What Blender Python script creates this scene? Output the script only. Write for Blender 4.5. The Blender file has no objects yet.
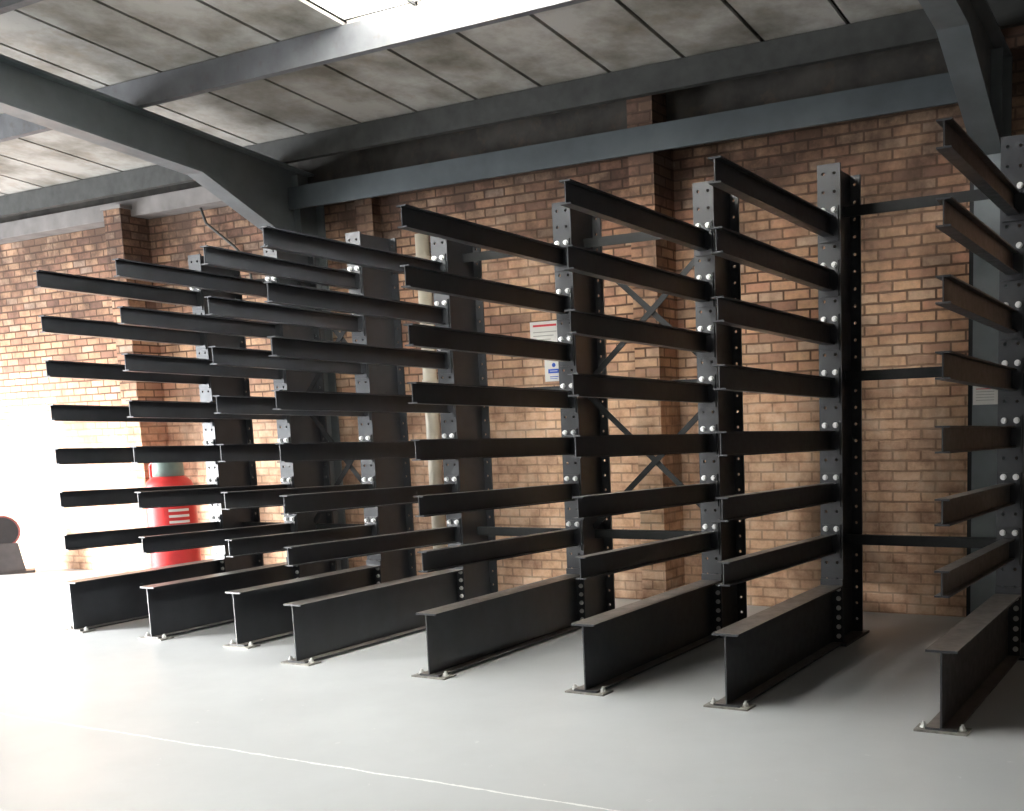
import bpy, math, random
from mathutils import Vector, Matrix

random.seed(7)
K = 0.84            # every length below is in survey units; K turns it into metres
scene = bpy.context.scene
C = scene.collection

# ------------------------------------------------------------------ camera
CAM_H, YAW, PIT, ROL = 1.80807627, -0.49276202, -0.13825947, -0.03242416
F, CX, CY = 1102.13383827, 644.11349381, 573.68394984
fwd = Vector((math.sin(YAW) * math.cos(PIT), math.cos(YAW) * math.cos(PIT), math.sin(PIT)))
rt = Vector((math.cos(YAW), -math.sin(YAW), 0))
up = rt.cross(fwd)
R_ = rt * math.cos(ROL) + up * math.sin(ROL)
U_ = -rt * math.sin(ROL) + up * math.cos(ROL)
cd = bpy.data.cameras.new('camera')
cam = bpy.data.objects.new('camera', cd)
C.objects.link(cam)
cam.matrix_world = Matrix(((R_.x, U_.x, -fwd.x, 0), (R_.y, U_.y, -fwd.y, 0), (R_.z, U_.z, -fwd.z, CAM_H * K), (0, 0, 0, 1)))
cd.sensor_fit = 'HORIZONTAL'
cd.sensor_width = 36
cd.lens = 36 * F / 1024
cd.shift_x = (512 - CX) / 1024
cd.shift_y = (CY - 405.5) / 1024
cd.clip_start = 0.05
cd.clip_end = 200
scene.camera = cam

# ------------------------------------------------------------------ world, sun, daylight, exposure
w = bpy.data.worlds.new('sky')
scene.world = w
w.use_nodes = True
bg = w.node_tree.nodes['Background']
bg.inputs[0].default_value = (0.86, 0.93, 1.0, 1)
bg.inputs[1].default_value = 1.6

scene.view_settings.view_transform = 'Standard'
scene.view_settings.look = 'None'
scene.view_settings.gamma = 1
scene.view_settings.use_curve_mapping = False
scene.view_settings.exposure = 0.12


def area(name, loc, direction, sx, sy, power, col=(1, 1, 1), spread=180):
    l = bpy.data.lights.new(name, 'AREA')
    l.shape = 'RECTANGLE'
    l.size = sx * K
    l.size_y = sy * K
    l.energy = power
    l.color = col
    l.spread = math.radians(spread)
    o = bpy.data.objects.new(name, l)
    C.objects.link(o)
    o.location = Vector(loc) * K
    o.rotation_euler = Vector(direction).to_track_quat('-Z', 'Y').to_euler()
    return o


sun = bpy.data.lights.new('sun', 'SUN')
sun.energy = 28.0
sun.angle = math.radians(14)
sun.color = (1.0, 0.985, 0.96)
so = bpy.data.objects.new('sun', sun)
C.objects.link(so)
so.rotation_euler = Vector((1, 0.8, -0.36)).to_track_quat('-Z', 'Y').to_euler()

# daylight by the loading doors, the roof light and an added unseen one
area('daylight_side_door', (-18.95, 5.2, 1.9), (1, 0.0, -0.05), 4.6, 3.6, 850, (0.93, 0.96, 1.0))
area('daylight_side_door', (-18.95, -0.4, 1.9), (1, 0.15, -0.05), 4.0, 3.6, 620, (0.93, 0.96, 1.0))
area('daylight_front_door', (-12.2, -9.7, 2.4), (0.05, 1, -0.03), 4.6, 4.0, 200, (1.0, 0.97, 0.93))
area('daylight_roof_light', (-5.55, 5.2, 5.75), (0, 0, -1), 1.6, 5.4, 800, (1.0, 0.99, 0.95))
area('daylight_roof_light', (-12.6, 2.9, 6.0), (0, 0, -1), 2.3, 4.2, 170, (1.0, 0.99, 0.95))  # unseen roof light, added for soft fill


# ------------------------------------------------------------------ mesh helpers
class MB:
    def __init__(s):
        s.v = []
        s.f = []

    def add(s, vs, fs):
        n = len(s.v)
        s.v += [tuple(p) for p in vs]
        s.f += [tuple(i + n for i in f) for f in fs]

    def box(s, x0, x1, y0, y1, z0, z1):
        s.add([(x0, y0, z0), (x1, y0, z0), (x1, y1, z0), (x0, y1, z0), (x0, y0, z1), (x1, y0, z1), (x1, y1, z1), (x0, y1, z1)],
              [(0, 3, 2, 1), (4, 5, 6, 7), (0, 1, 5, 4), (1, 2, 6, 5), (2, 3, 7, 6), (3, 0, 4, 7)])

    def prism(s, prof, o, u, v, d):
        """profile of (a,b) pairs in the u,v frame at o, swept along vector d"""
        o, u, v, d = Vector(o), Vector(u), Vector(v), Vector(d)
        n = len(prof)
        a = [o + u * p + v * q for p, q in prof]
        b = [p + d for p in a]
        s.add(a + b, [tuple(range(n))[::-1], tuple(range(n, 2 * n))] + [(i, (i + 1) % n, n + (i + 1) % n, n + i) for i in range(n)])

    def poly(s, pts, d):
        """a flat polygon given a thickness vector d"""
        d = Vector(d)
        a = [Vector(p) for p in pts]
        n = len(a)
        s.add(a + [p + d for p in a], [tuple(range(n))[::-1], tuple(range(n, 2 * n))] + [(i, (i + 1) % n, n + (i + 1) % n, n + i) for i in range(n)])

    def cyl(s, p, q, r, n=12, r2=None):
        p, q = Vector(p), Vector(q)
        d = (q - p)
        a = d.orthogonal().normalized()
        b = d.normalized().cross(a)
        r2 = r if r2 is None else r2
        A = [p + (a * math.cos(2 * math.pi * i / n) + b * math.sin(2 * math.pi * i / n)) * r for i in range(n)]
        B = [q + (a * math.cos(2 * math.pi * i / n) + b * math.sin(2 * math.pi * i / n)) * r2 for i in range(n)]
        s.add(A + B, [tuple(range(n))[::-1], tuple(range(n, 2 * n))] + [(i, (i + 1) % n, n + (i + 1) % n, n + i) for i in range(n)])

    def lathe(s, c, prof, n=28, axis='z'):
        c = Vector(c)
        vs = []
        for r, h in prof:
            for i in range(n):
                t = 2 * math.pi * i / n
                if axis == 'z':
                    vs.append(c + Vector((r * math.cos(t), r * math.sin(t), h)))
                else:
                    vs.append(c + Vector((r * math.cos(t), h, r * math.sin(t))))
        fs = []
        for k in range(len(prof) - 1):
            for i in range(n):
                fs.append((k * n + i, k * n + (i + 1) % n, (k + 1) * n + (i + 1) % n, (k + 1) * n + i))
        fs.append(tuple(range(n))[::-1])
        fs.append(tuple(range((len(prof) - 1) * n, len(prof) * n)))
        s.add(vs, fs)

    def bar(s, p, q, wd, th, nrm=(0, 1, 0)):
        """flat bar from p to q, th thick along nrm"""
        p, q, nrm = Vector(p), Vector(q), Vector(nrm)
        d = (q - p).normalized()
        side = d.cross(nrm).normalized()
        s.prism([(-wd / 2, 0), (wd / 2, 0), (wd / 2, th), (-wd / 2, th)], p, side, nrm, q - p)

    def tube(s, pts, r, n=8):
        for a, b in zip(pts, pts[1:]):
            s.cyl(a, b, r, n)
            
    def mesh(s, name, mat):
        me = bpy.data.meshes.new(name)
        me.from_pydata([(x * K, y * K, z * K) for x, y, z in s.v], [], s.f)
        me.materials.append(mat)
        import bmesh
        bm = bmesh.new()
        bm.from_mesh(me)
        bmesh.ops.recalc_face_normals(bm, faces=bm.faces)
        bm.to_mesh(me)
        bm.free()
        return me

    def build(s, name, mat, parent=None, loc=(0, 0, 0), smooth=False):
        return link(name, s.mesh(name, mat), parent, loc, smooth)


def link(name, me, parent=None, loc=(0, 0, 0), smooth=False):
    o = bpy.data.objects.new(name, me)
    C.objects.link(o)
    if smooth:
        for p in me.polygons:
            p.use_smooth = len(p.vertices) == 4
    o.location = Vector(loc) * K
    if parent:
        o.parent = parent
    return o


def empty(name, loc=(0, 0, 0)):
    o = bpy.data.objects.new(name, None)
    C.objects.link(o)
    o.empty_display_size = 0.2
    o.location = Vector(loc) * K
    return o


def tag(o, label=None, cat=None, group=None, kind=None):
    for k, v in (('label', label), ('category', cat), ('group', group), ('kind', kind)):
        if v:
            o[k] = v
    return o


def ibeam(wd, dp, tf, tw):
    """I profile: wd along u, dp along v from 0 to -dp"""
    h, t = wd / 2, tw / 2
    return [(-h, 0), (h, 0), (h, -tf), (t, -tf), (t, -dp + tf), (h, -dp + tf), (h, -dp), (-h, -dp), (-h, -dp + tf), (-t, -dp + tf), (-t, -tf), (-h, -tf)]


# ------------------------------------------------------------------ materials
def new_mat(name):
    m = bpy.data.materials.new(name)
    m.use_nodes = True
    nt = m.node_tree
    b = nt.nodes['Principled BSDF']
    return m, nt, b


def N(nt, t, **kw):
    n = nt.nodes.new(t)
    for k, v in kw.items():
        setattr(n, k, v)
    return n


def noise(nt, vec, scale, detail=4, rough=0.55):
    n = N(nt, 'ShaderNodeTexNoise')
    n.inputs['Scale'].default_value = scale
    n.inputs['Detail'].default_value = detail
    n.inputs['Roughness'].default_value = rough
    if vec is not None:
        nt.links.new(vec, n.inputs['Vector'])
    return n.outputs['Fac']


def ramp(nt, fac, stops):
    r = N(nt, 'ShaderNodeValToRGB')
    e = r.color_ramp.elements
    while len(e) < len(stops):
        e.new(0.5)
    for i, (p, c) in enumerate(stops):
        e[i].position = p
        e[i].color = c if len(c) == 4 else (*c, 1)
    nt.links.new(fac, r.inputs[0])
    return r.outputs[0]


def mix(nt, fac, a, b, blend='MIX'):
    n = N(nt, 'ShaderNodeMix', data_type='RGBA', blend_type=blend)
    for s, v in ((n.inputs[0], fac), (n.inputs[6], a), (n.inputs[7], b)):
        if hasattr(v, 'links'):
            nt.links.new(v, s)
        elif isinstance(v, (int, float)):
            s.default_value = v
        else:
            s.default_value = (*v, 1)
    return n.outputs[2]


def math_(nt, op, a, b=0.0):
    n = N(nt, 'ShaderNodeMath', operation=op)
    for s, v in ((n.inputs[0], a), (n.inputs[1], b)):
        if hasattr(v, 'links'):
            nt.links.new(v, s)
        else:
            s.default_value = v
    return n.outputs[0]


def bump(nt, b, h, strength=0.3, dist=0.01):
    n = N(nt, 'ShaderNodeBump')
    n.inputs['Strength'].default_value = strength
    n.inputs['Distance'].default_value = dist
    nt.links.new(h, n.inputs['Height'])
    nt.links.new(n.outputs[0], b.inputs['Normal'])


def paint(name, col, rough=0.45, var=0.15, metal=0.0, spec=0.5, scale=6.0, dust=None):
    m, nt, b = new_mat(name)
    tc = N(nt, 'ShaderNodeTexCoord').outputs['Object']
    f = noise(nt, tc, scale, 5)
    lo = tuple(c * (1 - var) for c in col)
    hi = tuple(min(1, c * (1 + var)) for c in col)
    c = ramp(nt, f, [(0.3, lo), (0.7, hi)])
    if dust:
        f2 = noise(nt, tc, scale * 2.3, 6, 0.7)
        c = mix(nt, ramp(nt, f2, [(0.55, (0, 0, 0)), (0.8, (1, 1, 1))]), c, dust)
    nt.links.new(c, b.inputs['Base Color'])
    b.inputs['Metallic'].default_value = metal
    b.inputs['Roughness'].default_value = rough
    b.inputs['Specular IOR Level'].default_value = spec
    r = ramp(nt, noise(nt, tc, scale * 3, 3), [(0.2, (rough * .8,) * 3), (0.8, (min(1, rough * 1.25),) * 3)])
    nt.links.new(r, b.inputs['Roughness'])
    return m


def rack_paint(name, dusty):
    # black paint with workshop dust settled on the faces that look upwards
    m = paint(name, (0.022, 0.024, 0.028), 0.36, 0.25, spec=0.55)
    nt = m.node_tree
    b = nt.nodes['Principled BSDF']
    tc = N(nt, 'ShaderNodeTexCoord')
    sp = N(nt, 'ShaderNodeSeparateXYZ')
    nt.links.new(tc.outputs['Normal'], sp.inputs[0])
    k = math_(nt, 'GREATER_THAN', sp.outputs[2], 0.8)
    f = ramp(nt, noise(nt, tc.outputs['Object'], 7, 6, 0.7), [(0.3, (0.25, 0.25, 0.25)), (0.7, (1, 1, 1))])
    old = b.inputs['Base Color'].links[0].from_socket
    k2 = math_(nt, 'MULTIPLY', math_(nt, 'MULTIPLY', k, f), dusty)
    nt.links.new(mix(nt, k2, old, (0.27, 0.23, 0.20)), b.inputs['Base Color'])
    return m


def brick_mat():
    m, nt, b = new_mat('old_brickwork')
    tc = N(nt, 'ShaderNodeTexCoord').outputs['Object']
    sp = N(nt, 'ShaderNodeSeparateXYZ')
    nt.links.new(tc, sp.inputs[0])
    u = math_(nt, 'ADD', sp.outputs[0], sp.outputs[1])
    cb = N(nt, 'ShaderNodeCombineXYZ')
    nt.links.new(u, cb.inputs[0])
    nt.links.new(sp.outputs[2], cb.inputs[1])
    # a little waviness in the courses
    wob = noise(nt, tc, 5.0, 2)
    wv = math_(nt, 'MULTIPLY', math_(nt, 'SUBTRACT', wob, 0.5), 0.012)
    ad = N(nt, 'ShaderNodeVectorMath', operation='ADD')
    cw = N(nt, 'ShaderNodeCombineXYZ')
    nt.links.new(wv, cw.inputs[0])
    nt.links.new(wv, cw.inputs[1])
    nt.links.new(cb.outputs[0], ad.inputs[0])
    nt.links.new(cw.outputs[0], ad.inputs[1])
    br = N(nt, 'ShaderNodeTexBrick')
    nt.links.new(ad.outputs[0], br.inputs['Vector'])
    br.inputs['Scale'].default_value = 1.0
    br.inputs['Brick Width'].default_value = 0.212
    br.inputs['Row Height'].default_value = 0.0772
    br.inputs['Mortar Size'].default_value = 0.0095
    br.inputs['Mortar Smooth'].default_value = 0.35
    br.inputs['Bias'].default_value = 0.0
    br.offset = 0.5
    br.inputs['Color1'].default_value = (0.0, 0.0, 0.0, 1)
    br.inputs['Color2'].default_value = (1, 1, 1, 1)
    br.inputs['Mortar'].default_value = (0.5, 0.5, 0.5, 1)
    base = ramp(nt, br.outputs['Color'], [(0.0, (0.27, 0.15, 0.11)), (0.22, (0.50, 0.26, 0.17)), (0.5, (0.59, 0.33, 0.20)), (0.8, (0.70, 0.43, 0.26)), (1.0, (0.52, 0.38, 0.29))])
    f1 = noise(nt, tc, 22.0, 6, 0.7)
    base = mix(nt, ramp(nt, f1, [(0.45, (0, 0, 0)), (0.75, (0.5, 0.5, 0.5))]), base, (0.26, 0.16, 0.12))
    # limewash / mortar slurry smeared over the faces in patches
    f2 = noise(nt, tc, 0.9, 5, 0.6)
    hz = math_(nt, 'ADD', sp.outputs[2], math_(nt, 'MULTIPLY', math_(nt, 'SUBTRACT', noise(nt, tc, 1.3, 4), 0.5), 1.6))
    low = ramp(nt, math_(nt, 'MULTIPLY', hz, 0.25), [(0.36, (0.7, 0.7, 0.7)), (0.56, (0, 0, 0))])
    slur = mix(nt, 1.0, ramp(nt, f2, [(0.50, (0, 0, 0)), (0.70, (0.5, 0.5, 0.5))]), low, 'LIGHTEN')
    blot = ramp(nt, noise(nt, tc, 4.5, 6, 0.7), [(0.35, (0.38, 0.225, 0.145)), (0.5, (0.68, 0.45, 0.30)), (0.66, (0.82, 0.62, 0.45))])
    base = mix(nt, slur, base, blot)
    mort = mix(nt, slur, (0.13, 0.075, 0.05), mix(nt, 0.28, blot, (0.25, 0.15, 0.10)))
    col = mix(nt, br.outputs['Fac'], base, mort)
    # sooty and damp stains; the upper darkening also paints in shade at the wall top
    mp = N(nt, 'ShaderNodeMapping')
    mp.inputs['Scale'].default_value = (1.0, 1.0, 0.55)
    nt.links.new(tc, mp.inputs[0])
    f3 = noise(nt, mp.outputs[0], 1.5, 6, 0.65)
    col = mix(nt, ramp(nt, f3, [(0.49, (0, 0, 0)), (0.66, (0.75, 0.75, 0.75))]), col, (0.20, 0.125, 0.085))
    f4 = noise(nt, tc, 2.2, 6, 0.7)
    soot_shade = math_(nt, 'ADD', math_(nt, 'MULTIPLY', sp.outputs[2], 0.22), f4)
    col = mix(nt, math_(nt, 'MULTIPLY', ramp(nt, math_(nt, 'MULTIPLY', soot_shade, 0.6), [(0.60, (0, 0, 0)), (0.80, (1, 1, 1))]), 0.85), col, (0.07, 0.045, 0.035))
    nt.links.new(col, b.inputs['Base Color'])
    b.inputs['Roughness'].default_value = 0.9
    b.inputs['Specular IOR Level'].default_value = 0.2
    h = math_(nt, 'ADD', math_(nt, 'MULTIPLY', math_(nt, 'SUBTRACT', 1.0, br.outputs['Fac']), 1.0), math_(nt, 'MULTIPLY', f1, 0.6))
    bump(nt, b, h, 0.7, 0.008)
    return m


def floor_mat():
    m, nt, b = new_mat('painted_concrete')
    tc = N(nt, 'ShaderNodeTexCoord').outputs['Object']
    sp = N(nt, 'ShaderNodeSeparateXYZ')
    nt.links.new(tc, sp.inputs[0])
    c = ramp(nt, noise(nt, tc, 0.7, 5, 0.6), [(0.3, (0.375, 0.388, 0.397)), (0.7, (0.435, 0.45, 0.46))])
    c = mix(nt, ramp(nt, noise(nt, tc, 3.5, 7, 0.7), [(0.60, (0, 0, 0)), (0.78, (0.35, 0.35, 0.35))]), c, (0.40, 0.38, 0.36))
    c = mix(nt, ramp(nt, noise(nt, tc, 14, 5, 0.7), [(0.66, (0, 0, 0)), (0.75, (0.6, 0.6, 0.6))]), c, (0.66, 0.66, 0.65))
    # chipped white joint line running parallel to the wall
    yy = math_(nt, 'ADD', sp.outputs[1], math_(nt, 'MULTIPLY', math_(nt, 'SUBTRACT', noise(nt, tc, 2.5, 3), 0.5), 0.05))
    dist = math_(nt, 'ABSOLUTE', math_(nt, 'SUBTRACT', yy, 4.295 * K))
    wid = math_(nt, 'MULTIPLY', math_(nt, 'SUBTRACT', noise(nt, tc, 7, 6, 0.9), 0.22), 0.040)
    ln = math_(nt, 'LESS_THAN', dist, math_(nt, 'SUBTRACT', wid, 0.0045))
    c = mix(nt, math_(nt, 'MULTIPLY', ln, 0.75), c, (0.82, 0.82, 0.80))
    nt.links.new(c, b.inputs['Base Color'])
    r = ramp(nt, noise(nt, tc, 1.6, 5, 0.6), [(0.3, (0.28,) * 3), (0.7, (0.42,) * 3)])
    nt.links.new(r, b.inputs['Roughness'])
    b.inputs['Specular IOR Level'].default_value = 0.35
    bump(nt, b, noise(nt, tc, 18, 4), 0.06, 0.004)
    return m


def sheet_mat():
    m, nt, b = new_mat('stained_roof_board')
    tc = N(nt, 'ShaderNodeTexCoord').outputs['Object']
    c = ramp(nt, noise(nt, tc, 1.4, 6, 0.62), [(0.32, (0.12, 0.105, 0.08)), (0.46, (0.24, 0.225, 0.195)), (0.60, (0.39, 0.375, 0.345))])
    c = mix(nt, ramp(nt, noise(nt, tc, 3.3, 6, 0.7), [(0.55, (0, 0, 0)), (0.75, (0.55, 0.55, 0.55))]), c, (0.22, 0.17, 0.11))
    nt.links.new(c, b.inputs['Base Color'])
    b.inputs['Roughness'].default_value = 0.85
    bump(nt, b, noise(nt, tc, 30, 4), 0.2, 0.004)
    return m


M = {}
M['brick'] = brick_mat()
M['floor'] = floor_mat()
M['sheet'] = sheet_mat()
M['black'] = rack_paint('black_rack_paint', 0.25)
M['black_dusty'] = rack_paint('black_rack_paint_dusty', 0.5)
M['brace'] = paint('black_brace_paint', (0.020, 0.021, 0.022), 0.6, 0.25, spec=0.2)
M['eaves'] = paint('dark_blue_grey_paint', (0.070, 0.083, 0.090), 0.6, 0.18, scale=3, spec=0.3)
M['plate'] = paint('dusty_steel_plate', (0.20, 0.19, 0.17), 0.5, 0.4, 0.3, dust=(0.42, 0.40, 0.36), scale=16)
M['zinc'] = paint('zinc_plated_bolt', (0.80, 0.80, 0.80), 0.35, 0.08, 0.25)
M['dullbolt'] = paint('dulled_bolt', (0.62, 0.62, 0.60), 0.45, 0.1, 0.3)
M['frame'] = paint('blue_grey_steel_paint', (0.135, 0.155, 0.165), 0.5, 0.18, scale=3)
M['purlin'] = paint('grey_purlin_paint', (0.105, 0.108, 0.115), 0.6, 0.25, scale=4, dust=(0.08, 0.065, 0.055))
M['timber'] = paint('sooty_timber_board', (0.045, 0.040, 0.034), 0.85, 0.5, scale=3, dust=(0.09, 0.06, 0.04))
M['purlin_dark'] = paint('dark_purlin_paint', (0.034, 0.035, 0.032), 0.7, 0.3, scale=4)  # darker tone for the eaves purlin
M['render'] = paint('whitewashed_concrete', (0.18, 0.165, 0.155), 0.85, 0.25, scale=3)
M['cream'] = paint('cream_pipe', (0.66, 0.61, 0.50), 0.5, 0.12)
M['backing'] = paint('dark_roof_void', (0.03, 0.028, 0.025), 0.9, 0.2)
M['plaster'] = paint('dull_block_wall', (0.15, 0.13, 0.11), 0.9, 0.25, scale=2)
M['white'] = paint('white_sign_face', (0.80, 0.78, 0.74), 0.5, 0.04)
M['red'] = paint('red_enamel', (0.62, 0.03, 0.03), 0.4, 0.12)
M['redink'] = paint('red_print', (0.70, 0.06, 0.07), 0.5, 0.05)
M['blueink'] = paint('blue_print', (0.03, 0.10, 0.50), 0.5, 0.05)
M['greyink'] = paint('grey_print', (0.40, 0.38, 0.36), 0.5, 0.05)
M['greengrey'] = paint('grey_green_metal', (0.16, 0.22, 0.20), 0.5, 0.2)
M['rubber'] = paint('dark_rubber', (0.03, 0.032, 0.036), 0.6, 0.2)
M['rim'] = paint('faded_red_rim', (0.25, 0.08, 0.08), 0.6, 0.2)
M['greymetal'] = paint('dull_grey_metal', (0.085, 0.085, 0.09), 0.55, 0.25)
M['cable'] = paint('dark_cable', (0.05, 0.05, 0.045), 0.6, 0.2)

# translucent roof-light sheet
m, nt, b = new_mat('roof_light_sheet')
nt.nodes.remove(b)
out = nt.nodes['Material Output']
tr = N(nt, 'ShaderNodeBsdfTransparent')
tl = N(nt, 'ShaderNodeBsdfTranslucent')
tc = N(nt, 'ShaderNodeTexCoord').outputs['Object']
nt.links.new(ramp(nt, noise(nt, tc, 4, 6, 0.75), [(0.40, (0.55, 0.52, 0.45)), (0.52, (0.95, 0.95, 0.92))]), tl.inputs[0])
ms = N(nt, 'ShaderNodeMixShader')
ms.inputs[0].default_value = 0.5
nt.links.new(tr.outputs[0], ms.inputs[1])
nt.links.new(tl.outputs[0], ms.inputs[2])
nt.links.new(ms.outputs[0], out.inputs[0])
M['rooflight'] = m

# ------------------------------------------------------------------ the shell
X0, X1, Y0, YW = -19.0, 5.0, -9.75, 9.75


def roof_z(y):                       # underside of the roof boards
    return 5.13 + 0.1 * (7.4 - abs(y))


def raft_z(y):                       # top of the portal rafters
    return roof_z(y) - 0.26


f = MB()
f.box(X0 - 0.3, X1 + 0.3, Y0 - 0.3, YW + 0.3, -0.2, 0)
tag(f.build('floor', M['floor']), 'light grey painted concrete floor with a chipped white joint line', kind='structure')

b_ = MB()
b_.box(X0 - 0.3, X1 + 0.3, YW, YW + 0.3, 0, 4.90)
b_.box(-5.04, -4.78, 9.34, YW + 0.01, 0, 4.88)      # brick pier
b_.box(-12.43, -12.12, 9.35, YW + 0.01, 0, 4.60)      # brick pier
b_.box(-8.62, -8.38, 9.62, YW + 0.01, 0, 4.30)
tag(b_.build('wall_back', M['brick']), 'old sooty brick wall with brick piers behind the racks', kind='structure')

# wall on the left with the loading-door opening the sun comes through
l_ = MB()
DY0, DY1, DZ = 4.6, 7.35, 3.6
l_.box(X0 - 0.3, X0, Y0, -3.9, 0, 6)
l_.box(X0 - 0.3, X0, 2.1, 2.9, 0, 6)
l_.box(X0 - 0.3, X0, -3.9, 2.1, 4.1, 6)
l_.box(X0 - 0.3, X0, 7.5, YW, 0, 6)
l_.box(X0 - 0.3, X0, 2.9, 7.5, 4.1, 6)
tag(l_.build('wall_left', M['plaster']), kind='structure')
l_ = MB()
l_.box(X1, X1 + 0.3, Y0, YW, 0, 6)
tag(l_.build('wall_right', M['plaster']), kind='structure')
l_ = MB()
l_.box(X0, -14.6, Y0 - 0.3, Y0, 0, 5)
l_.box(-9.8, X1, Y0 - 0.3, Y0, 0, 5)
l_.box(-14.6, -9.8, Y0 - 0.3, Y0, 4.4, 5)
tag(l_.build('wall_front', M['plaster']), kind='structure')

# roof boards: strips with open joints, roof lights left open
PW = 0.745
seams = []
x = -2.9
while x < X1 + 0.2:
    x += PW
while x > X0 - 0.2:
    seams.append(x)
    x -= PW
seams = seams[::-1]
RL = [(-6.66, -4.36, 2.0, 7.42), (-13.9, -11.55, 1.0, 5.55)]        # roof-light openings, the second unseen and added for its light


def slab(mb, xa, xb, ya, yb, dz0, dz1):
    za, zb = roof_z(ya), roof_z(yb)
    mb.add([(xa, ya, za + dz0), (xb, ya, za + dz0), (xb, yb, zb + dz0), (xa, yb, zb + dz0), (xa, ya, za + dz1), (xb, ya, za + dz1), (xb, yb, zb + dz1), (xa, yb, zb + dz1)],
           [(0, 3, 2, 1), (4, 5, 6, 7), (0, 1, 5, 4), (1, 2, 6, 5), (2, 3, 7, 6), (3, 0, 4, 7)])


cl = MB()
bk = MB()
for a in seams:
    xa, xb = a + 0.02, a + PW - 0.02
    mid = (xa + xb) / 2
    spans = [(Y0, 0.0), (0.0, YW)]
    for r in RL:
        if r[0] < mid < r[1]:
            spans = [(Y0, 0.0), (0.0, r[2]), (r[3], YW)]
    for ya, yb in spans:
        slab(cl, xa, xb, ya, yb, 0.0, 0.03)
        slab(bk, a, a + PW, ya, yb + (0.02 if yb > 9 else 0), 0.05, 0.08)
ceil = cl.build('ceiling', M['sheet'])
tag(ceil, 'stained grey roof boards laid in sloping strips', kind='structure')
tag(bk.build('ceiling', M['backing']), kind='structure')
for n_, r in enumerate(RL):
    mb = MB()
    slab(mb, r[0] + 0.03, r[1] + 0.03, r[2], r[3], 0.04, 0.045)
    wn = mb.build('window_%d' % (n_ + 1), M['rooflight'])  # window_2 is the added unseen roof light
    tag(wn, 'bright translucent roof light' if n_ == 0 else None, kind='structure')
    bars = MB()
    for k in range(1, 3):
        xx = r[0] + (r[1] - r[0]) * k / 3
        slab(bars, xx - 0.012, xx + 0.012, r[2], r[3], 0.01, 0.035)
    bars.build('glazing_bar', M['greymetal'], wn)

# ------------------------------------------------------------------ portal frames


def portal(xc, label, gap):
    root = empty('portal_frame', (xc, 9.565, 0))
    ox = Vector((xc, 9.565, 0))
    fw = 0.22
    YI = 9.38

    def P(mb, name):
        mb.v = [(a - ox.x, b2 - ox.y, c) for a, b2, c in mb.v]
        return mb.build(name, M['frame'], root)
    col = MB()
    col.box(xc - fw / 2, xc + fw / 2, YI, YI + 0.022, 0.0, 3.85)
    col.box(xc - fw / 2, xc + fw / 2, YW - 0.024, YW - 0.002, 0.0, raft_z(YW) - 0.01)
    col.box(xc - 0.008, xc + 0.008, YI + 0.02, YW - 0.022, 0.0, 4.4)
    P(col, 'column')
    shd = MB()  # dark strip standing in for the column's shade on the wall
    shd.box(xc - 0.19, xc - fw / 2, 9.60, YW - 0.002, 0.0, 4.0)
    shd.v = [(a - ox.x, b2 - ox.y, c) for a, b2, c in shd.v]
    shd.build('shade_strip', M['brace'], root)
    bp = MB()
    bp.box(xc - fw / 2 - 0.03, xc + fw / 2 + 0.03, YI - 0.04, YW - 0.002, 0.0, 0.02)
    P(bp, 'base_plate')
    # rafter: web, top flange, bottom flange, on both roof slopes
    D = 0.40
    for sgn in (1, -1):
        r = MB()
        ye = YW - 0.03 if sgn > 0 else 9.7

        def sl(xa, xb, y0, y1, d0, d1):
            r.add([(xa, sgn * y0, raft_z(y0) - d0), (xb, sgn * y0, raft_z(y0) - d0), (xb, sgn * y1, raft_z(y1) - d0), (xa, sgn * y1, raft_z(y1) - d0),
                   (xa, sgn * y0, raft_z(y0) - d1), (xb, sgn * y0, raft_z(y0) - d1), (xb, sgn * y1, raft_z(y1) - d1), (xa, sgn * y1, raft_z(y1) - d1)],
                  [(0, 3, 2, 1), (4, 5, 6, 7), (0, 1, 5, 4), (1, 2, 6, 5), (2, 3, 7, 6), (3, 0, 4, 7)])
        sl(xc - fw / 2, xc + fw / 2, 0, ye, 0.0, 0.02)
        sl(xc - 0.008, xc + 0.008, 0, ye, 0.02, D - 0.02)
        sl(xc - fw / 2, xc + fw / 2, 0, 8.08, D - 0.02, D)
        P(r, 'rafter')
    zk = raft_z(8.08) - D
    h = MB()
    h.poly([(xc - 0.008, 8.08, zk + 0.02), (xc - 0.008, YI + 0.01, 3.84), (xc - 0.008, YW - 0.03, 3.84), (xc - 0.008, YW - 0.03, raft_z(YW) - 0.3), (xc - 0.008, 8.08, zk + 0.03)], (0.016, 0, 0))
    h.poly([(xc - fw / 2, 8.08, zk), (xc - fw / 2, YI + 0.02, 3.80), (xc - fw / 2, YI + 0.02, 3.825), (xc - fw / 2, 8.08, zk + 0.022)], (fw, 0, 0))
    P(h, 'haunch')
    # stiffener plates at the knee
    s_ = MB()
    for sx in (-1, 1):
        s_.box(min(xc + sx * 0.01, xc + sx * 0.1), max(xc + sx * 0.01, xc + sx * 0.1), YI + 0.022, YW - 0.024, 3.80, 3.82)
        s_.box(min(xc + sx * 0.01, xc + sx * 0.1), max(xc + sx * 0.01, xc + sx * 0.1), YI, YI + 0.018, 3.85, 4.6)
    P(s_, 'stiffener')
    return tag(root, label, 'steel frame', gap)


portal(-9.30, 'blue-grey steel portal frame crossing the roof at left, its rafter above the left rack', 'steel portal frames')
portal(-1.81, 'blue-grey steel portal frame with haunch at the right edge, notice on its column', 'steel portal frames')

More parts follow.
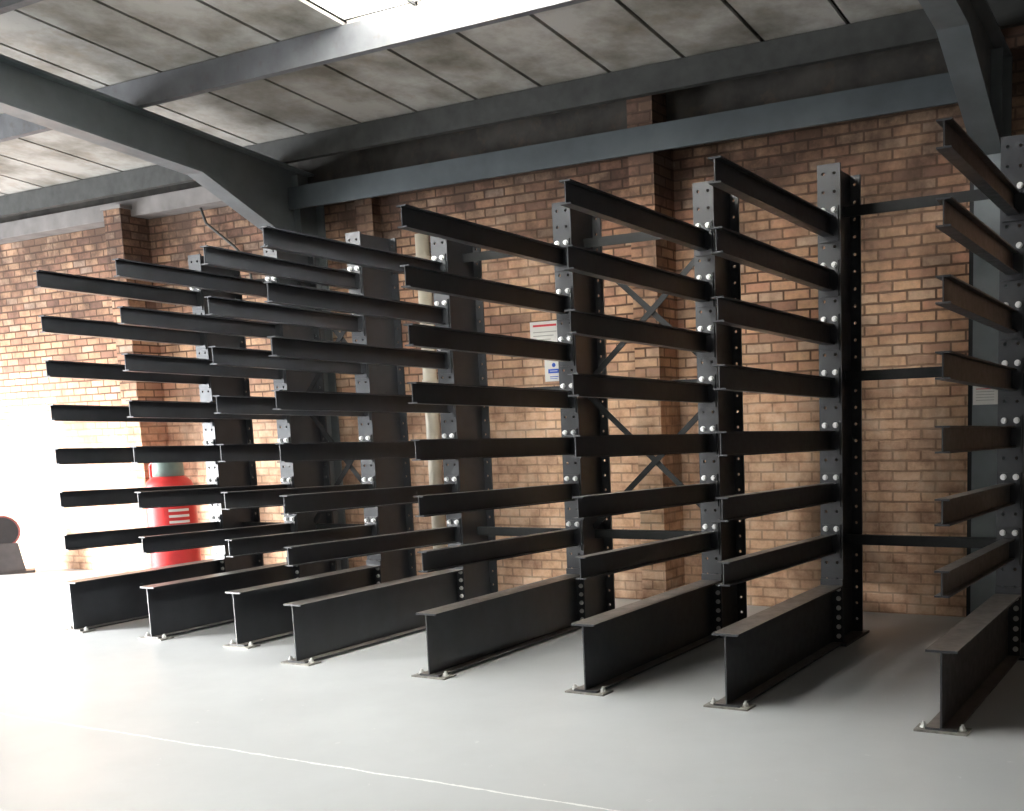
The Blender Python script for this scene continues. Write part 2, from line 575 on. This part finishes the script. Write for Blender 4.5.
# purlins
for y, lab in ((9.2, 'dark purlin along the eaves, nearest the brick wall'),
               (7.4, 'grey purlin below the roof light, its middle lit white'),
               (5.6, 'grey purlin at the top left corner, farthest from the brick wall')):
    p = MB()
    z1 = roof_z(y) - 0.002
    z0 = raft_z(y) + 0.012
    prof = [(-0.0, z0), (0.075, z0), (0.075, z0 + 0.012), (0.014, z0 + 0.012), (0.014, z1 - 0.02), (0.075, z1 - 0.02), (0.075, z1 - 0.008), (0, z1 - 0.008)]
    p.prism(prof, (X0 + 0.02, y, 0), (0, 1, 0), (0, 0, 1), (X1 - X0 - 0.04, 0, 0))
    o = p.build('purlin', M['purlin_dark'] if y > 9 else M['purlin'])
    tag(o, lab, 'roof beam', 'roof purlins')

# eaves beam between the two portals, plus its neighbour on the right
for xa, xb, lab in ((-9.28, -1.83, 'blue-grey steel eaves beam running along the brick wall between the two portal frames'),):
    e = MB()
    prof = [(0, 4.225), (0.036, 4.225), (0.036, 4.245), (0.012, 4.245), (0.012, 4.44), (0.036, 4.44), (0.036, 4.46), (0, 4.46)]
    e.prism(prof, (xa, 9.30, 0), (0, 1, 0), (0, 0, 1), (xb - xa, 0, 0))
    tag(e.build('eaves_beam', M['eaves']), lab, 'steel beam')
t_ = MB()
t_.box(X0, -12.43, 9.5, YW, 4.50, 4.70)
t_.box(-12.12, -9.42, 9.5, YW, 4.50, 4.70)
t_.box(-12.46, -12.09, 9.33, YW, 4.58, 4.62)
t_.box(-12.43, -12.12, 9.5, YW, 4.62, 4.70)
tag(t_.build('trim_1', M['render']), 'pale concrete wall plate above the bricks at far left', kind='structure')
t_ = MB()
t_.box(X0, -9.42, 9.66, YW + 0.2, 4.70, roof_z(9.7) + 0.03)
t_.box(-9.42, -1.92, 9.63, YW + 0.2, 4.40, roof_z(9.7) + 0.03)
tag(t_.build('trim_2', M['timber']), kind='structure')

# ------------------------------------------------------------------ cantilever racks
S = 0.4
ARM_A = 0.92615          # tip top of the lowest arm
BASE_H = 0.4767
COL_H = 3.66
FW = 0.18                # upright flange width
DEP = 0.52               # upright depth
GA = 0.043               # bolt gauge / 2


def perforated(mb, x0, x1, y, th, z0, nz, pitch, hx, r=0.0125):
    """a flange strip with one hole per pitch, centred on hx"""
    n = 8
    for k in range(nz):
        za, zb = z0 + k * pitch, z0 + (k + 1) * pitch
        zc = (za + zb) / 2
        corners = [(x1, zc), (x1, zb), (hx, zb), (x0, zb), (x0, zc), (x0, za), (hx, za), (x1, za)]
        ring = [(hx + r * math.cos(math.pi / 4 * i), zc + r * math.sin(math.pi / 4 * i)) for i in range(n)]
        vs = []
        for yy in (y, y + th):
            vs += [(a, yy, c) for a, c in corners] + [(a, yy, c) for a, c in ring]
        fs = []
        for i in range(n):
            j = (i + 1) % n
            fs.append((i, j, n + j, n + i))
            fs.append((16 + i, 16 + n + i, 16 + n + j, 16 + j))
            fs.append((n + i, n + j, 16 + n + j, 16 + n + i))
        fs += [(0, 16, 17, 1), (1, 17, 17 + 0, 1)][:1] + [(7, 23, 16, 0), (3, 19, 20, 4), (4, 20, 21, 5)]
        mb.add(vs, fs)


PITCH = S / 3


def upright_mesh():
    mb = MB()
    tf = 0.017
    zb = 0.02
    # hole rows fall on the bolt heights
    zc0 = ARM_A - 0.003
    n_below = int((zc0 - zb) / PITCH)
    z0 = zc0 - (n_below - 0.5) * PITCH - PITCH
    if z0 < zb:
        z0 += PITCH
    nz = int((COL_H - z0) / PITCH)
    for y in (0.0, DEP - tf):
        perforated(mb, -FW / 2, 0, y, tf, z0, nz, PITCH, -GA)
        perforated(mb, 0, FW / 2, y, tf, z0, nz, PITCH, GA)
        mb.box(-FW / 2, FW / 2, y, y + tf, zb, z0)
        mb.box(-FW / 2, FW / 2, y, y + tf, z0 + nz * PITCH, COL_H)
    mb.box(-0.007, 0.007, tf, DEP - tf, zb, COL_H)
    return mb.mesh('upright', M['black'])


def hexbolt(mb, x, y, z, r=0.021, h=0.02):
    mb.cyl((x, y, z), (x, y - 0.004, z), r * 1.15, 14)
    mb.cyl((x, y - 0.004, z), (x, y - h, z), r * 0.92, 6)


DROP = 0.045


def arm_mesh(L):
    """origin at the upright's face at bolt height (= tip-top height); arm runs towards -Y"""
    mb = MB()
    d = Vector((0, -L + 0.012, DROP))
    mb.prism(ibeam(0.082, 0.150, 0.010, 0.008), (0, -0.012, -DROP), (1, 0, 0), (0, 0, 1), d)
    mb.box(-0.075, 0.075, -0.014, 0, -0.235, 0.03)
    return mb.mesh('arm', M['black'])


up_mesh = upright_mesh()
bolt_mb = MB()
hexbolt(bolt_mb, 0, 0, 0, 0.0195, 0.022)
bolt_me = bolt_mb.mesh('bolt', M['zinc'])
dull_mb = MB()
hexbolt(dull_mb, 0, 0, 0, 0.017, 0.018)
dull_me = dull_mb.mesh('bolt', M['dullbolt'])
anchor_mb = MB()
anchor_mb.cyl((0, 0, 0), (0, 0, 0.006), 0.022, 14)
anchor_mb.cyl((0, 0, 0.006), (0, 0, 0.022), 0.018, 6)
anchor_mb.cyl((0, 0, 0.02), (0, 0, 0.036), 0.009, 10)
anchor_me = anchor_mb.mesh('anchor_bolt', M['dullbolt'])
foot_mb = MB()
foot_mb.box(-0.15, 0.15, -0.07, 0.07, 0, 0.012)
foot_me = foot_mb.mesh('foot_plate', M['plate'])
bp_mb = MB()
bp_mb.box(-0.13, 0.13, -0.05, DEP + 0.05, 0, 0.02)
bp_me = bp_mb.mesh('base_plate', M['black'])


def base_mesh(L):
    mb = MB()
    # origin at the upright's face on the floor
    mb.prism(ibeam(0.18, BASE_H - 0.012, 0.014, 0.010), (0, -0.016, BASE_H), (1, 0, 0), (0, 0, 1), (0, -L + 0.016, 0))
    mb.box(-0.09, 0.09, -0.016, 0, 0.02, BASE_H + 0.05)
    return mb.mesh('base_beam', M['black_dusty'])


def rack(name, cols, label, xbays, flat_bays):
    """cols: (x, tip_y, face_y)"""
    ox, oy = cols[0][0], cols[0][2]
    root = empty(name, (ox, oy, 0))
    tag(root, label, 'storage rack', 'cantilever racks along the brick wall')
    L = cols[0][2] - cols[0][1]
    am, bm_ = arm_mesh(L), base_mesh(L)
    for (x, ty, fy) in cols:
        dx, dy = x - ox, fy - oy
        u = link('upright', up_mesh, root, (dx, dy, 0))
        link('base_plate', bp_me, u)
        bb = link('base_beam', bm_, root, (dx, dy, 0))
        link('foot_plate', foot_me, bb, (0, -L + 0.05, 0))
        for sx in (-1, 1):
            link('anchor_bolt', anchor_me, bb, (sx * 0.11, -L + 0.05, 0.012))
            for k in range(6):
                link('bolt', dull_me, bb, (sx * 0.058, -0.016, 0.075 + 0.075 * k))
        for j in range(7):
            z = ARM_A + S * j
            a = link('arm', am, root, (dx, dy, z))
            for sx in (-1, 1):
                link('bolt', bolt_me, a, (sx * GA, -0.014, -0.003))
    YB = 0.34
    for i, (c0, c1) in enumerate(zip(cols, cols[1:])):
        xa, xb = c0[0] - ox + 0.008, c1[0] - ox - 0.008
        ya, yb = c0[2] - oy + YB, c1[2] - oy + YB
        if i in flat_bays or i in xbays:
            for z in (3.36, 2.10, 0.80):
                mb = MB()
                mb.prism([(0, -0.04), (0.008, -0.04), (0.008, 0.032), (0.05, 0.032), (0.05, 0.04), (0, 0.04)], (xa, ya, z), (0, 1, 0), (0, 0, 1), (xb - xa, yb - ya, 0))
                mb.build('horizontal_brace', M['brace'], root)
        if i in xbays:
            for za, zb in ((3.31, 2.15), (2.04, 0.86)):
                for s, (p, q) in enumerate((((xa, ya, za), (xb, yb, zb)), ((xa, ya, zb), (xb, yb, za)))):
                    mb = MB()
                    mb.bar((p[0], p[1] - 0.012 * (s + 1), p[2]), (q[0], q[1] - 0.012 * (s + 1), q[2]), 0.05, 0.008)
                    mb.build('diagonal_brace', M['brace'], root)
    return root


rack('cantilever_rack', [(-9.616, 6.488, 8.25), (-8.529, 6.488, 8.25), (-7.451, 6.495, 8.257)],
     'black cantilever rack at far left, with shorter arms and red tank behind', (1,), (0,))
rack('cantilever_rack', [(-6.432, 6.168, 8.248), (-5.115, 6.168, 8.248), (-3.790, 6.168, 8.248)],
     'black cantilever rack in the middle with crossed diagonal braces before the brick pier', (1,), (0,))
rack('cantilever_rack', [(-2.755, 6.165, 8.25), (-1.409, 6.113, 8.198)],
     'black cantilever rack at the right, joined by three horizontal bars without diagonals', (), (0,))

# ------------------------------------------------------------------ small things on the wall
# drainpipe
dp = empty('drainpipe', (-7.75, 9.66, 0))
p = MB()
p.cyl((0, 0, 0.02), (0, 0, 3.85), 0.075, 20)
p.build('pipe', M['cream'], dp, smooth=True)
for z in (0.9, 2.3, 3.6):
    q = MB()
    q.cyl((0, 0, z - 0.02), (0, 0, z + 0.02), 0.086, 20)
    q.box(-0.10, 0.10, 0.05, 0.088, z - 0.02, z + 0.02)
    q.build('bracket', M['cream'], dp)
tag(dp, 'cream vertical pipe on the brick wall between left and middle racks', 'pipe')


def sign(name, x0, x1, z0, z1, y, label, items, holder=None):
    r = empty(name, ((x0 + x1) / 2, y, (z0 + z1) / 2))
    mb = MB()
    mb.box(-(x1 - x0) / 2, (x1 - x0) / 2, -0.006, 0, -(z1 - z0) / 2, (z1 - z0) / 2)
    mb.build('panel', M['white'], r)
    byk = {}
    for kind, a, b2, c, d in items:      # fractions of the panel
        mm = byk.setdefault(kind, MB())
        W_, H_ = x1 - x0, z1 - z0
        if kind == 'pictogram':
            mm.cyl(((a - .5) * W_, -0.006, (b2 - .5) * H_), ((a - .5) * W_, -0.008, (b2 - .5) * H_), c * W_, 24)
        else:
            mm.box((a - .5) * W_, (b2 - .5) * W_, -0.0078, -0.006, (c - .5) * H_, (d - .5) * H_)
    mats = {'header': M['redink'], 'text_line': M['greyink'], 'blue_panel': M['blueink'], 'pictogram': M['blueink'], 'white_text': M['white']}
    for kind, mm in byk.items():
        if kind == 'white_text':
            mm.v = [(a, b2 - 0.002, c) for a, b2, c in mm.v]
        mm.build(kind, mats[kind], r)
    return tag(r, label, 'sign')


sign('wall_sign', -6.475, -6.100, 2.50, 2.845, 9.745, 'white notice with red header on the brick wall, above the blue sign',
     [('header', 0.10, 0.86, 0.85, 0.91)] + [('text_line', 0.1, 0.86 - 0.1 * (k % 3), 0.68 - 0.11 * k, 0.705 - 0.11 * k) for k in range(6)])
sign('wall_sign', -6.315, -6.100, 2.235, 2.485, 9.745, 'small white sign with blue symbol below the white notice',
     [('pictogram', 0.52, 0.66, 0.10, 0), ('blue_panel', 0.20, 0.82, 0.33, 0.50), ('white_text', 0.30, 0.72, 0.405, 0.43), ('blue_panel', 0.28, 0.76, 0.17, 0.20), ('blue_panel', 0.28, 0.70, 0.10, 0.12)])
sign('column_notice', -1.912, -1.712, 1.845, 2.035, 9.378, 'small white notice with red heading on the right steel column',
     [('header', 0.18, 0.78, 0.84, 0.90), ('header', 0.12, 0.80, 0.66, 0.69)] + [('text_line', 0.12, 0.85, 0.54 - 0.12 * k, 0.565 - 0.12 * k) for k in range(4)])

# cable hanging off the haunch at left
c2 = MB()
c2.tube([(-11.15, 9.62, 4.60), (-11.05, 9.64, 4.50), (-11.0, 9.66, 4.32), (-10.8, 9.69, 4.16), (-10.62, 9.71, 4.02), (-10.42, 9.72, 3.84), (-10.36, 9.72, 3.5)], 0.016, 8)
tag(c2.build('hanging_cable', M['cable']), 'dark cable running down the bricks beside the left portal frame haunch', 'cable')

# red tank
tk = empty('red_tank', (-11.47, 9.18, 0))
t1 = MB()
t1.lathe((0, 0, 0), [(0.25, 0.05), (0.285, 0.08), (0.29, 0.15), (0.29, 1.08), (0.285, 1.17), (0.255, 1.26), (0.18, 1.32), (0.12, 1.34)], 36)
t1.build('body', M['red'], tk, smooth=True)
t2 = MB()
t2.lathe((0, 0, 0), [(0.18, 1.30), (0.18, 1.40), (0.17, 1.52), (0.13, 1.55)], 28)
t2.build('cap', M['greengrey'], tk, smooth=True)
t3 = MB()
t3.lathe((0, 0, 0), [(0.26, 0.0), (0.26, 0.05), (0.22, 0.06)], 28)
t3.build('foot_ring', M['rubber'], tk)
for k in range(5):
    t4 = MB()
    for i in range(6):
        a0 = -0.80 + i * 0.14
        pts = [(0.2925 * math.cos(a0 + d), 0.2925 * math.sin(a0 + d)) for d in (0, 0.14)]
        z = 0.62 + 0.07 * k
        t4.add([(pts[0][0], pts[0][1], z), (pts[1][0], pts[1][1], z), (pts[1][0], pts[1][1], z + 0.03), (pts[0][0], pts[0][1], z + 0.03)], [(0, 1, 2, 3)])
    t4.build('label_stripe', M['white'], tk)
t5 = MB()
t5.tube([(-0.30, 0.05, 1.05), (-0.38, 0.05, 1.25), (-0.38, 0.05, 1.45), (-0.30, 0.05, 1.5), (-0.18, 0.05, 1.46)], 0.02, 10)
t5.build('handle', M['red'], tk)
tag(tk, 'red cylindrical tank with domed top and grey-green cap, behind the left rack', 'tank')

# hose reel on its stand
hr = empty('hose_reel', (-14.88, 9.15, 0))
hr.rotation_euler.z = math.radians(56)
h1 = MB()
h1.lathe((0, 0, 0.585), [(0.205, -0.10), (0.205, -0.075), (0.16, -0.07), (0.16, 0.07), (0.205, 0.075), (0.205, 0.10)], 32, 'y')
h1.build('drum', M['rubber'], hr)
h2 = MB()
for i in range(32):
    a0, a1 = 2 * math.pi * i / 32, 2 * math.pi * (i + 1) / 32
    h2.cyl((0.205 * math.cos(a0), -0.105, 0.585 + 0.205 * math.sin(a0)), (0.205 * math.cos(a1), -0.105, 0.585 + 0.205 * math.sin(a1)), 0.014, 8)
h2.build('rim', M['rim'], hr)
h3 = MB()
h3.poly([(-0.28, -0.12, 0), (0.24, -0.12, 0), (0.17, -0.12, 0.42), (-0.22, -0.12, 0.42)], (0, 0.03, 0))
h3.poly([(-0.28, 0.10, 0), (0.22, 0.10, 0), (0.16, 0.10, 0.38), (-0.22, 0.10, 0.38)], (0, 0.03, 0))
h3.box(-0.22, 0.16, -0.10, 0.11, 0.03, 0.40)
h3.box(-0.30, 0.34, -0.16, 0.16, 0, 0.03)
h3.build('stand', M['greymetal'], hr)
tag(hr, 'dark round reel with faded red rim on a grey stand at the far left edge', 'reel')
